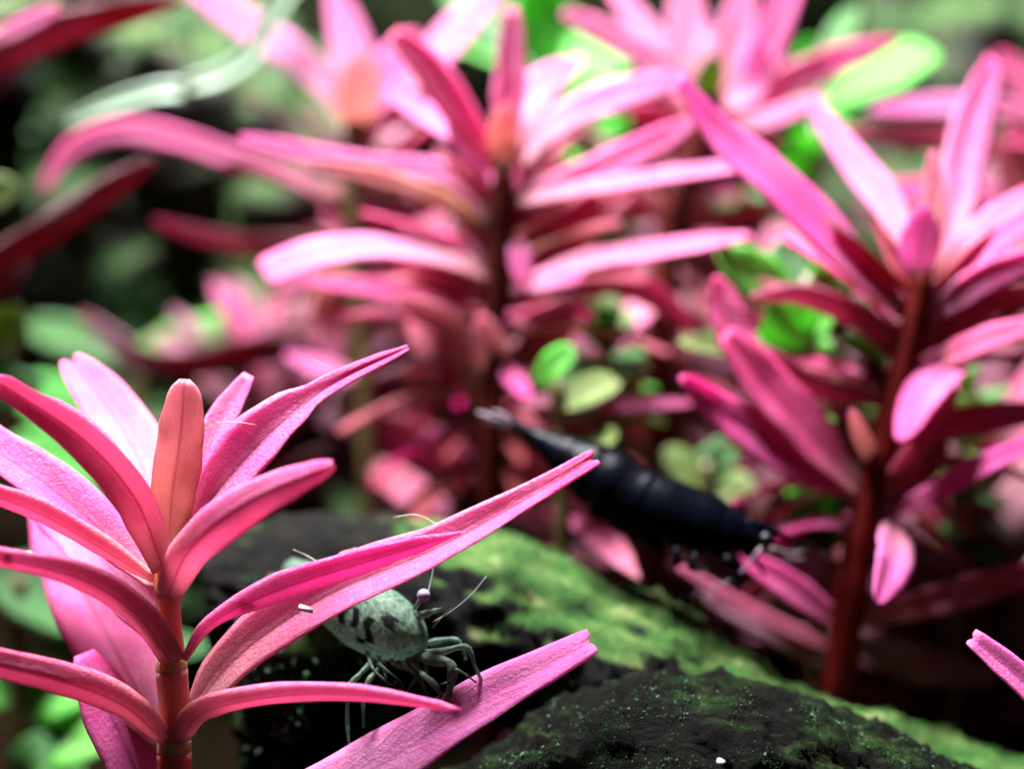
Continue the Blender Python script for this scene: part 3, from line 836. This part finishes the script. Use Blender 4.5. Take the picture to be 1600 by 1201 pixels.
# middle plants
A = plant('tall pink plant with a dark red stem in the centre behind the black shrimp tail', [(788, 255), (779, 400), (771, 560), (766, 790)], 12.9, (34, 40), [
    ([(792, 275), (790, 200), (797, 110), (800, 12)], .1, 12, 60, dict(mat='pink', prof=BLUNT)),
    ([(790, 280), (786, 220), (790, 160)], -.1, 10, 62, dict(mat='salm', prof=OVAL)),
    ([(778, 270), (735, 205), (680, 120), (615, 50)], -.25, 20, 66, dict(mat='pink', prof=BLUNT)),
    ([(765, 255), (700, 200), (600, 145)], .4, 30, 46, dict(mat='pale')),
    ([(768, 305), (742, 262), (700, 190)], -.1, 30, 36, dict(mat='pale', prof=BLUNT)),
    ([(808, 260), (860, 200), (950, 155), (1075, 118)], .2, 25, 60, dict(mat='pale', prof=LINE)),
    ([(805, 240), (830, 150), (910, 90)], .6, 25, 70, dict(mat='pale')),
    ([(802, 310), (890, 285), (1000, 235), (1085, 190)], -.1, 15, 60, dict(mat='pink', prof=LINE)),
    ([(800, 318), (930, 292), (1090, 268), (1218, 252)], -.5, 35, 30, dict(mat='pale', prof=LINE)),
    ([(772, 350), (700, 272), (560, 258), (375, 215)], .1, 15, 44, dict(mat='pink', prof=LINE)),
    ([(768, 362), (690, 312), (590, 275), (468, 252)], -.2, 10, 36, dict(mat='salm', prof=LINE)),
    ([(765, 430), (690, 405), (590, 388), (500, 395), (410, 428)], -.5, 48, 54, dict(mat='pale', prof=[(0, .4), (.3, .5), (.55, .8), (.8, 1), (.97, .95), (1, .7)])),
    ([(752, 525), (680, 478), (580, 450), (465, 440)], .1, 20, 40, dict(mat='pink')),
    ([(745, 645), (735, 580), (700, 510), (620, 465)], -.1, 5, 58, dict(mat='salm', prof=LINE)),
    ([(795, 455), (845, 440), (912, 432)], -.3, 30, 38, dict(mat='pale', prof=BLUNT)),
    ([(795, 360), (812, 400), (815, 455)], -.15, 15, 42, dict(mat='pink', prof=OVAL)),
    ([(790, 510), (850, 490), (890, 465)], -.2, 25, 22, dict(mat='pale')),
    ([(775, 560), (805, 595), (830, 625)], -.25, 20, 36, dict(mat='pink', prof=OVAL)),
    ([(780, 640), (860, 626), (960, 632), (1085, 630)], -.15, 30, 26, dict(mat='pale', prof=LINE)),
    ([(795, 430), (880, 370), (985, 300)], .3, 10, 80, dict(mat='red')),
    ([(800, 480), (900, 430), (1000, 448), (1095, 520)], .1, -8, 66, dict(mat='red')),
    ([(795, 450), (920, 408), (1050, 388), (1176, 368)], -.6, 40, 36, dict(mat='pale', prof=LINE)),
    ([(760, 420), (740, 340), (745, 300)], .3, 20, 50, dict(mat='pale')),
    ([(760, 470), (680, 440), (620, 420)], .5, -10, 70, dict(mat='red')),
    ([(755, 600), (690, 560), (640, 500)], .6, -10, 80, dict(mat='red')),
    ([(790, 690), (800, 680), (800, 640)], -.05, 10, 42, dict(mat='salm', prof=OVAL)),
    ([(790, 560), (840, 540), (900, 480)], .6, -10, 80, dict(mat='red')),
    ([(760, 620), (770, 560), (750, 490)], -.15, 5, 66, dict(mat='salm', prof=OVAL)),
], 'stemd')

B = plant('blurred pale pink plant with an olive brown stem left of the centre plant', [(552, 190), (552, 330), (562, 500), (575, 760)], 14.6, (34, 30), [
    ([(550, 200), (490, 115), (400, 50), (285, -30)], .2, 20, 66, dict(mat='pale', prof=BLUNT)),
    ([(552, 195), (550, 90), (520, -20)], .2, 15, 84, dict(mat='pale')),
    ([(565, 195), (605, 115), (650, 50)], .1, 15, 80, dict(mat='pink')),
    ([(556, 210), (560, 150), (572, 80)], -.3, 5, 90, dict(mat='salm', prof=OVAL)),
    ([(575, 215), (660, 110), (785, -30)], .5, 35, 62, dict(mat='pale', prof=LINE)),
    ([(560, 205), (640, 170), (720, 130)], .4, 35, 50, dict(mat='pale', prof=LINE)),
    ([(548, 305), (420, 268), (290, 222), (190, 205), (110, 235), (60, 310)], -.2, 12, 46, dict(mat='pink', prof=LINE)),
    ([(555, 405), (450, 392), (330, 372), (240, 345)], .1, -20, 34, dict(mat='red', prof=LINE)),
    ([(558, 420), (515, 470), (515, 570)], -.1, 20, 82, dict(mat='salm', prof=LINE)),
    ([(570, 590), (520, 580), (445, 555)], -.3, 30, 36, dict(mat='pale')),
    ([(556, 340), (620, 330), (690, 320)], .2, 10, 60, dict(mat='red')),
    ([(560, 330), (610, 380), (640, 460)], .3, 10, 60, dict(mat='red')),
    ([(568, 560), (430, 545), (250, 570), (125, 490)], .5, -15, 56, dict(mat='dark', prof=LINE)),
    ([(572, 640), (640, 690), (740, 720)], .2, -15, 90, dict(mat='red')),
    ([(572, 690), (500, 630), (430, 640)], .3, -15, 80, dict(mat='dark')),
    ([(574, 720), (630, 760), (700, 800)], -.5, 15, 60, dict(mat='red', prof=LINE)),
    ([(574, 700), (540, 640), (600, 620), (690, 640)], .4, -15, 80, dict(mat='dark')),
], 'gstem')

C = plant('pale pink plant crowned at the top edge between the centre and right plants', [(1112, 140), (1085, 250), (1050, 340), (1025, 600), (1020, 760)], 14.1, (34, 62), [
    ([(1105, 150), (1080, 60), (1065, -40)], .2, 15, 82, dict(mat='pale', prof=OVAL)),
    ([(1115, 140), (1150, 50), (1170, -40)], .3, 15, 72, dict(mat='pale')),
    ([(1098, 130), (1010, 50), (950, -30)], .3, 15, 50, dict(mat='pale', prof=LINE)),
    ([(1095, 140), (985, 75), (880, 20)], -.1, 20, 52, dict(mat='pale', prof=LINE)),
    ([(1130, 160), (1190, 90), (1245, -30)], -.2, 20, 66, dict(mat='pink', prof=BLUNT)),
    ([(1125, 170), (1180, 130), (1190, 60)], -.3, 35, 66, dict(mat='pale')),
    ([(1125, 190), (1220, 135), (1320, 90), (1405, 62)], -.2, 10, 62, dict(mat='pink')),
    ([(1110, 205), (1190, 190), (1290, 150)], .1, 30, 34, dict(mat='pale', prof=LINE)),
    ([(1112, 170), (1108, 130), (1118, 85)], -.3, 5, 56, dict(mat='lime', prof=OVAL)),
    ([(1085, 250), (1040, 200), (980, 170)], .1, -10, 80, dict(mat='red')),
    ([(1070, 290), (1110, 260), (1180, 240)], .2, 25, 80, dict(mat='pale')),
    ([(1055, 340), (960, 300), (900, 310)], .3, -10, 70, dict(mat='red')),
    ([(1050, 350), (1150, 340), (1280, 300)], .3, 0, 44, dict(mat='red')),
    ([(1035, 430), (960, 440), (880, 500), (830, 560)], .3, -10, 110, dict(mat='dark')),
    ([(1030, 470), (985, 500), (970, 545)], -.6, 25, 50, dict(mat='pale', prof=OVAL)),
    ([(1030, 640), (940, 660), (850, 660)], .3, -25, 90, dict(mat='dark')),
    ([(1030, 680), (1100, 660), (1170, 700)], .5, -20, 90, dict(mat='dark')),
    ([(1040, 400), (1140, 430), (1290, 480)], .5, -20, 60, dict(mat='dark')),
    ([(1030, 720), (930, 760), (850, 800)], .2, 0, 80, dict(mat='red')),
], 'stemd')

D_ = plant('large magenta pink plant with a thick red stem on the right', [(1440, 425), (1425, 520), (1385, 680), (1345, 840), (1318, 1010)], 12.0, (40, 54), [
    ([(1470, 440), (1490, 330), (1515, 210), (1552, 92)], 1.3, 22, 86, dict(mat='pale', prof=[(0, .3), (.25, .7), (.5, .95), (.65, 1), (.85, .7), (1, .3)])),
    ([(1430, 420), (1385, 320), (1325, 240), (1262, 150)], .9, 20, 64, dict(mat='pale', prof=LANCE)),
    ([(1440, 450), (1435, 390), (1445, 320)], -.12, 5, 76, dict(mat='pale', prof=OVAL)),
    ([(1450, 430), (1458, 340), (1458, 235)], .1, 5, 40, dict(mat='salm', prof=LINE)),
    ([(1470, 430), (1535, 360), (1630, 290)], .2, 30, 50, dict(mat='pale', prof=LINE)),
    ([(1470, 460), (1545, 385), (1640, 320)], -.1, 30, 50, dict(mat='pink', prof=LINE)),
    ([(1455, 500), (1530, 440), (1640, 395)], -.2, 0, 58, dict(mat='pink', prof=LINE)),
    ([(1450, 520), (1520, 480), (1640, 455)], .2, -20, 50, dict(mat='red', prof=LINE)),
    ([(1440, 580), (1530, 535), (1640, 500)], -.35, 20, 48, dict(mat='pink', prof=LINE)),
    ([(1410, 490), (1320, 395), (1210, 285), (1125, 212), (1058, 120)], -.1, 48, 76, dict(mat='pink', prof=[(0, .35), (.2, .8), (.4, 1), (.65, .95), (.85, .6), (1, .25)], n=34)),
    ([(1408, 480), (1355, 430), (1305, 395)], .1, 30, 48, dict(mat='pale', prof=LINE)),
    ([(1415, 540), (1330, 490), (1250, 460), (1170, 465)], .1, -12, 50, dict(mat='red', prof=LANCE)),
    ([(1515, 548), (1455, 600), (1405, 690)], -.35, 30, 78, dict(mat='pink', prof=LANCE)),
    ([(1345, 770), (1275, 690), (1195, 600), (1132, 520)], -.2, 42, 90, dict(mat='pink', prof=BLUNT)),
    ([(1345, 780), (1235, 712), (1130, 645), (1062, 588)], -.5, 28, 86, dict(mat='pink', prof=LANCE)),
    ([(1405, 630), (1290, 608), (1190, 555), (1120, 510)], .1, -15, 44, dict(mat='red', prof=LINE)),
    ([(1190, 600), (1150, 530), (1118, 430)], .1, 20, 72, dict(mat='pink', prof=OVAL, d=11.9)),
    ([(1370, 810), (1440, 780), (1530, 730), (1640, 680)], -.35, 15, 42, dict(mat='pink', prof=LINE)),
    ([(1400, 810), (1395, 870), (1368, 940)], -.9, 35, 74, dict(mat='pale', prof=LANCE)),
    ([(1390, 700), (1500, 660), (1640, 640)], .1, -5, 60, dict(mat='red', prof=LINE)),
    ([(1375, 790), (1430, 730), (1480, 690)], .1, -10, 80, dict(mat='red', prof=OVAL)),
    ([(1375, 800), (1420, 790), (1452, 770)], -.1, 35, 40, dict(mat='pale', prof=OVAL)),
    ([(1340, 970), (1470, 935), (1640, 885)], -.1, -12, 60, dict(mat='red', prof=LINE)),
    ([(1380, 800), (1440, 870), (1540, 900)], .1, -15, 46, dict(mat='dark', prof=LINE)),
    ([(1330, 1030), (1240, 985), (1150, 940), (1060, 885)], .2, 0, 32, dict(mat='red', prof=LINE)),
    ([(1330, 990), (1240, 920), (1135, 855)], -.05, 15, 56, dict(mat='pink', prof=LANCE)),
    ([(1310, 1050), (1200, 985), (1100, 930)], .3, -10, 44, dict(mat='dark', prof=LINE)),
    ([(1000, 905), (950, 850), (890, 810)], .8, 10, 50, dict(mat='red', prof=OVAL)),
    ([(1352, 800), (1420, 720), (1500, 600)], -.3, -10, 44, dict(mat='red', prof=LANCE)),
    ([(1372, 740), (1350, 690), (1330, 640)], -.25, 5, 36, dict(mat='salm', prof=LANCE)),
    ([(1420, 560), (1460, 520), (1560, 480)], .1, -20, 60, dict(mat='red')),
    ([(1345, 900), (1240, 870), (1190, 800)], .5, -20, 70, dict(mat='dark')),
    ([(1340, 1000), (1440, 1040), (1560, 1060)], .3, -20, 80, dict(mat='dark')),
], 'stem')

for pl_, sp_, d_, sd in ((A, [(782, 330), (772, 560), (766, 790)], 13.0, 71), (B, [(552, 260), (562, 500), (575, 760)], 14.7, 72), (C, [(1095, 220), (1050, 340), (1022, 700)], 14.3, 73), (D_, [(1430, 480), (1385, 680), (1330, 950)], 12.1, 74)):
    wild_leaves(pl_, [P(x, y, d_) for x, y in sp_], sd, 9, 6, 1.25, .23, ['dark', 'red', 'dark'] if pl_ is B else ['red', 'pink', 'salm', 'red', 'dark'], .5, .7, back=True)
E = plant('pink plant cut off by the right edge behind the magenta one', [(1640, 150), (1640, 400), (1640, 700)], 14.4, (34, 40), [
    ([(1640, 200), (1540, 165), (1362, 172)], -.2, 25, 40, dict(mat='pale', prof=LINE)),
    ([(1640, 260), (1500, 225), (1320, 205)], .2, 0, 44, dict(mat='red', prof=LINE)),
    ([(1640, 210), (1610, 140), (1560, 80)], .1, 15, 60, dict(mat='pink')),
    ([(1635, 330), (1590, 280), (1575, 210)], -.1, 20, 70, dict(mat='salm', prof=LINE)),
    ([(1640, 330), (1500, 300), (1350, 300)], .1, 20, 50, dict(mat='pink', prof=LINE)),
    ([(1640, 220), (1600, 210), (1570, 220)], -.1, 20, 60, dict(mat='pink', prof=LINE)),
    ([(1640, 640), (1560, 610), (1480, 640)], .1, -10, 70, dict(mat='red')),
    ([(1640, 1100), (1540, 1020), (1480, 960)], -.2, -10, 70, dict(mat='dark')),
    ([(1640, 880), (1560, 960), (1470, 1060), (1360, 1110)], -.3, -10, 46, dict(mat='red', prof=LINE)),
], 'stemd')

F = plant('dim dusky red plant cut off by the left edge', [(-60, 60), (-70, 300), (-80, 600)], 13.2, (34, 40), [
    ([(-60, 140), (60, 62), (160, 30), (290, 0)], .4, -12, 66, dict(mat='dark')),
    ([(-70, 440), (60, 370), (150, 310), (240, 250)], .4, -15, 60, dict(mat='dark', prof=LINE)),
    ([(-60, 40), (20, 30), (100, -10)], .1, 20, 50, dict(mat='lime', prof=LINE)),
    ([(-20, 70), (40, 40), (92, 15)], -.1, 25, 34, dict(mat='pale', prof=LINE, d=13.1)),
    ([(-70, 200), (-10, 120), (70, 60)], .3, -10, 60, dict(mat='dark')),
    ([(-70, 480), (0, 440), (60, 350)], .3, -15, 60, dict(mat='dark', prof=LINE)),
], 'stemd')

# dark red thicket further back, each plant on its own stem
BACKROW = [(640, 470, 16.6), (720, 560, 16.0), (880, 380, 16.4), (960, 560, 15.6), (1180, 520, 16.2), (1250, 640, 15.4), (1500, 560, 15.8), (1570, 420, 16.6), (1460, 820, 14.4), (1580, 760, 14.0), (900, 700, 14.8), (430, 640, 15.6), (1180, 800, 14.2), (1430, 960, 13.4), (1540, 940, 13.2)]
for i, (x, y, d) in enumerate(BACKROW):
    p = P(x, y, d)
    lab = ['shaded dark red plant in the thicket between the olive stem and the centre stem', 'low dark red plant close behind the tail of the black shrimp', 'dull red plant behind the right hand leaves of the centre plant',
           'dark red plant beside the thick dark stem in the middle', 'shaded red plant behind the round green leaves', 'dark plant under the crossing magenta leaves above the black shrimp', 'dusky red plant to the right of the thick red stem',
           'faint red plant high behind the right edge leaves', 'low dark red plant right of the hanging pale leaf', 'low shaded plant at the right edge above the mossy branch', 'dark red plant directly above the black shrimp back', 'dim red plant behind the tip of the front plant', 'low dark plant just beyond the black shrimp head', 'low dusky plant at the foot of the thick red stem above the branch', 'lowest dusky plant near the right edge above the cut leaf tip'][i]
    root = thing('pink_plant', lab, 'aquatic plant', (p.x, p.y, 0), 'dark red plants in the background thicket')
    pts = [p, p + Vector((.05, .1, -p.z * .5)), Vector((p.x, p.y, -.2))]
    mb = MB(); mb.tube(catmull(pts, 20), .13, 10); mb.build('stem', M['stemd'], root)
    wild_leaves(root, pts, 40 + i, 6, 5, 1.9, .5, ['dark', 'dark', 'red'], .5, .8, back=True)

# green plants
GG = 'bright green leaved plants behind the pink ones'
def green(label, stem_pts, d, leaves, name='green_plant'):
    return plant(label, stem_pts, d, (22, 26), leaves, 'gstem', group=GG, name=name)
green('bright green plant with big leaves at the top edge right of the centre crown', [(860, 160), (870, 400), (880, 700)], 16.2, [
    ([(860, 140), (850, 60), (845, -40)], .1, 58, 120, dict(mat='green', prof=OVAL)),
    ([(862, 160), (900, 110), (980, 90)], .2, 53, 80, dict(mat='green', prof=OVAL)),
    ([(858, 160), (790, 80), (700, 60)], .3, 48, 60, dict(mat='green', prof=OVAL)),
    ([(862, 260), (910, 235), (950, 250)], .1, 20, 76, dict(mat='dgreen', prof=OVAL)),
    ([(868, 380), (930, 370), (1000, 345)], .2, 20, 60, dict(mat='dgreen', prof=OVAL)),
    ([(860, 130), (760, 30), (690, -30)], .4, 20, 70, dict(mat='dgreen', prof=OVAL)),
])
green('green plant with one big pointed leaf beside the top right crown', [(1275, 190), (1270, 400), (1265, 700)], 15.0, [
    ([(1275, 185), (1330, 135), (1400, 105), (1468, 84)], -.3, 56, 84, dict(mat='green', prof=OVAL)),
    ([(1275, 190), (1262, 130), (1270, 60)], .2, 48, 56, dict(mat='green', prof=OVAL)),
    ([(1275, 200), (1305, 180), (1340, 190)], -.2, 58, 60, dict(mat='green', prof=OVAL)),
    ([(1275, 225), (1250, 190), (1245, 150)], -.1, 48, 56, dict(mat='green', prof=OVAL)),
    ([(1272, 290), (1260, 250), (1285, 220)], -.1, 48, 90, dict(mat='green', prof=OVAL)),
    ([(1270, 345), (1180, 325), (1100, 340)], .1, 20, 54, dict(mat='dgreen', prof=OVAL)),
    ([(1275, 170), (1310, 60), (1340, 10)], .4, 10, 44, dict(mat='dgreen', prof=OVAL)),
])
green('cluster of round bright green leaves between the centre and right stems', [(1262, 430), (1265, 560), (1275, 860)], 12.65, [
    ([(1262, 470), (1200, 445), (1118, 392)], -.3, 30, 80, dict(mat='green', prof=OVAL)),
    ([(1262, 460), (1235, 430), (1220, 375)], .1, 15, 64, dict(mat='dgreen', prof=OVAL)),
    ([(1265, 575), (1240, 530), (1222, 465)], -.2, 15, 96, dict(mat='green', prof=OVAL)),
    ([(1265, 520), (1280, 500), (1300, 465)], -.2, 48, 60, dict(mat='green', prof=OVAL)),
    ([(1268, 600), (1330, 575), (1388, 540)], -.3, 25, 92, dict(mat='green', prof=OVAL)),
    ([(1268, 610), (1310, 595), (1350, 605)], -.3, 48, 46, dict(mat='green', prof=OVAL)),
    ([(1275, 760), (1330, 720), (1360, 680)], -.3, 48, 70, dict(mat='green', prof=OVAL)),
    ([(1278, 880), (1272, 820), (1288, 770)], -.2, 10, 100, dict(mat='green', prof=OVAL)),
    ([(1262, 540), (1130, 540), (1060, 535)], -.3, 48, 44, dict(mat='lime', prof=OVAL)),
])
green('small green sprig whose glossy leaf shows right of the centre stem', [(870, 590), (872, 660), (878, 800)], 12.6, [
    ([(838, 600), (862, 575), (898, 548)], -.3, 35, 46, dict(mat='green', prof=BLUNT)),
    ([(872, 640), (925, 610), (970, 600)], -.1, 38, 50, dict(mat='lime', prof=OVAL)),
    ([(874, 700), (940, 690), (965, 680)], -.3, 43, 40, dict(mat='lime', prof=OVAL)),
    ([(872, 650), (910, 600), (950, 570)], .2, 10, 60, dict(mat='dgreen', prof=OVAL)),
])
green('tuft of yellow green leaves above the back of the black shrimp', [(1105, 720), (1105, 780), (1105, 860)], 13.4, [
    ([(1105, 770), (1060, 730), (1030, 720)], -.1, 43, 60, dict(mat='lime', prof=OVAL)),
    ([(1105, 760), (1120, 720), (1150, 690)], -.1, 15, 60, dict(mat='dgreen', prof=OVAL)),
    ([(1105, 780), (1140, 760), (1180, 770)], -.1, 43, 50, dict(mat='lime', prof=OVAL)),
])
green('green plant with a long pale green leaf left of the middle', [(220, 560), (215, 640), (210, 800)], 16.4, [
    ([(212, 552), (300, 530), (425, 500)], .1, 25, 60, dict(mat='green', prof=LINE)),
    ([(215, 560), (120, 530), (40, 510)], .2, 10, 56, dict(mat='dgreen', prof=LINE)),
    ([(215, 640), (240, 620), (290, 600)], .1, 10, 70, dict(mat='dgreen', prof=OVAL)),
    ([(213, 660), (110, 640), (20, 600)], -.1, 10, 90, dict(mat='green', prof=OVAL)),
    ([(212, 740), (120, 720), (20, 690)], -.3, 10, 90, dict(mat='green', prof=OVAL)),
    ([(215, 700), (330, 680), (400, 640)], .2, 10, 60, dict(mat='dgreen', prof=OVAL)),
])
green('yellow green plant peeking in at the left edge', [(-40, 260), (-40, 500), (-40, 700)], 13.6, [
    ([(-40, 330), (-10, 305), (30, 290)], -.1, 15, 56, dict(mat='lime', prof=OVAL)),
    ([(-40, 560), (0, 530), (30, 480)], -.1, 15, 76, dict(mat='lime', prof=OVAL)),
    ([(-40, 640), (10, 610), (70, 600)], -.1, 15, 60, dict(mat='dgreen', prof=OVAL)),
])
green('low green plant behind the lower left leaves of the front plant', [(30, 900), (30, 1000), (30, 1160)], 13.4, [
    ([(-20, 880), (50, 920), (150, 985)], .1, 25, 110, dict(mat='dgreen', prof=LANCE)),
    ([(30, 1120), (80, 1085), (150, 1080)], -.1, 20, 90, dict(mat='green', prof=LANCE)),
    ([(30, 1180), (90, 1160), (170, 1160)], -.3, 20, 90, dict(mat='green', prof=LANCE)),
    ([(30, 1100), (-10, 1070), (-60, 1060)], -.1, 20, 90, dict(mat='green', prof=OVAL)),
    ([(30, 1230), (60, 1200), (130, 1210)], -.4, 20, 110, dict(mat='dgreen', prof=OVAL)),
    ([(40, 1010), (200, 1010), (330, 1010)], .3, 10, 60, dict(mat='dgreen', prof=OVAL)),
])

def glints(label, pts, d, seed, n, mats):
    b = P(pts[-1][0], pts[-1][1], d)
    root = thing('green_plant', label, 'aquatic plant', (b.x, b.y, 0), GG)
    stem(root, pts, d, (12, 14), 'gstem')
    wild_leaves(root, [P(x, y, d) for x, y in pts], seed, n, 4, .42, .26, mats, .3, .8, prof=OVAL)
glints('spindly green plant with tiny leaves left of the thick red stem', [(1300, 440), (1310, 600), (1300, 880)], 13.0, 91, 9, ['green', 'green', 'lime'])
glints('spindly green plant with tiny leaves above the middle of the black shrimp', [(950, 520), (955, 640), (960, 780)], 13.2, 92, 7, ['green', 'dgreen', 'lime'])
glints('spindly green plant with tiny leaves rising behind the crown of the centre plant', [(930, 190), (940, 330), (950, 480)], 14.9, 93, 7, ['green', 'dgreen'])
glints('spindly green plant with tiny leaves at the right beside the hanging pale leaves', [(1500, 620), (1505, 760), (1500, 900)], 13.2, 94, 7, ['lime', 'dgreen'])

# pale curved stem drifting at the upper left
def pale_stem():
    D = 14.6
    base = P(120, 190, D)
    root = thing('grass_blade', 'pale silvery green curved blade with a dark joint at the upper left', 'blade', base)
    m = simple_mat('silvery_blade', [(0.3, (0.16, 0.27, 0.15)), (0.7, (0.40, 0.50, 0.38))], 3, .35, .6, .2, trans=.4)
    M['silver'] = m
    mb = MB(); leaf_mesh(mb, [P(105, 195, D), P(180, 165, D), P(240, 148, D), P(296, 144, D)], CM(28, D) / .8, .65, [(0, .5), (.4, .9), (.9, 1), (1, .7)], .45, .02, 24, 8, 2); mb.build('blade', m, root)
    mb = MB(); leaf_mesh(mb, [P(288, 138, D), P(345, 122, D), P(395, 88, D), P(428, 30, D), P(480, -50, D)], CM(30, D) / .8, .65, [(0, .8), (.1, 1), (1, 1)], .45, .02, 30, 8, 5); mb.build('blade', m, root)
    mb = MB(); mb.ball(P(293, 142, D), CM(13, D)); mb.build('joint', M['stemd'], root)
pale_stem()

# threads of algae and crumbs
def bits():
    m = simple_mat('thread', [(0.3, (0.35, 0.36, 0.22)), (0.7, (0.5, 0.5, 0.36))], 10, .4, .5, 0, trans=.3)
    for lab, pts in (('fine pale thread between the small upright leaf and the long leaf of the front plant', [(318, 672, 10.1), (345, 660, 10.1), (375, 660, 10.1), (400, 664, 10.1)]),
                     ('fine pale thread standing on the upper edge of the longest upper leaf', [(490, 562, 10.1), (508, 572, 10.1), (526, 585, 10.1)]),
                     ('fine pale thread arching over the long leaf above the dark stump', [(615, 808, 10.3), (650, 804, 10.3), (680, 818, 10.25), (700, 838, 10.15)]),
                     ('fine grey thread left of the withered leaf scrap', [(458, 858, 10.3), (480, 868, 10.3), (500, 880, 10.2)])):
        mb = MB(); mb.tube(catmull([P(*p) for p in pts], 20), CM(0.75, 10), 5)
        o = mb.build('algae_thread', m, None, P(*pts[0])); tag(o, lab, 'thread', 'fine algae threads')
    mw = simple_mat('white_crumb', [(0.3, (0.6, 0.55, 0.55)), (0.7, (0.8, 0.75, 0.75))], 20, .5)
    for lab, (x, y, d), (a, b) in (('white cylindrical crumb lying on the long pink leaf', (478, 951, 9.85), (11, 5)), ('larger round white crumb on the left drooping leaf', (48, 868, 9.6), (7, 7)), ('tiny white crumb on the dark stone at the bottom edge', (1126, 1190, 9.62), (5, 5)), ('tiny white crumb on the left drooping leaf at the frame edge', (12, 866, 9.5), (6, 5)), ('tiny pale crumb at the left of the thin arched leaf base', (385, 936, 9.9), (12, 4))):
        mb = MB(); mb.tube([P(x - a, y - a * .35, d), P(x, y, d), P(x + a, y + a * .3, d)], [CM(b, d) * .9, CM(b, d), CM(b, d) * .85], 10)
        o = mb.build('crumb', mw, None, P(x, y, d)); tag(o, lab, 'crumb', 'pale crumbs')
    ms = leaf_mat('withered_leaf', [(0, (0.35, 0.4, 0.22)), (.45, (0.4, 0.42, 0.25)), (.6, (0.42, 0.22, 0.16)), (1, (0.5, 0.2, 0.16))], (.5, .25, .15), veins=.1)
    mb = MB(); leaf_mesh(mb, [P(476, 903, 10.25), P(505, 886, 10.25), P(530, 873, 10.2), P(556, 855, 10.2)], CM(20, 10), .4, [(0, .6), (.3, 1), (.5, .4), (.75, .8), (1, .1)], .3, .05, 22, 6, 3)
    o = mb.build('leaf_scrap', ms, None, P(500, 890, 10.25)); tag(o, 'withered brown and pale scrap of leaf behind the long pink leaf', 'leaf scrap')
bits()
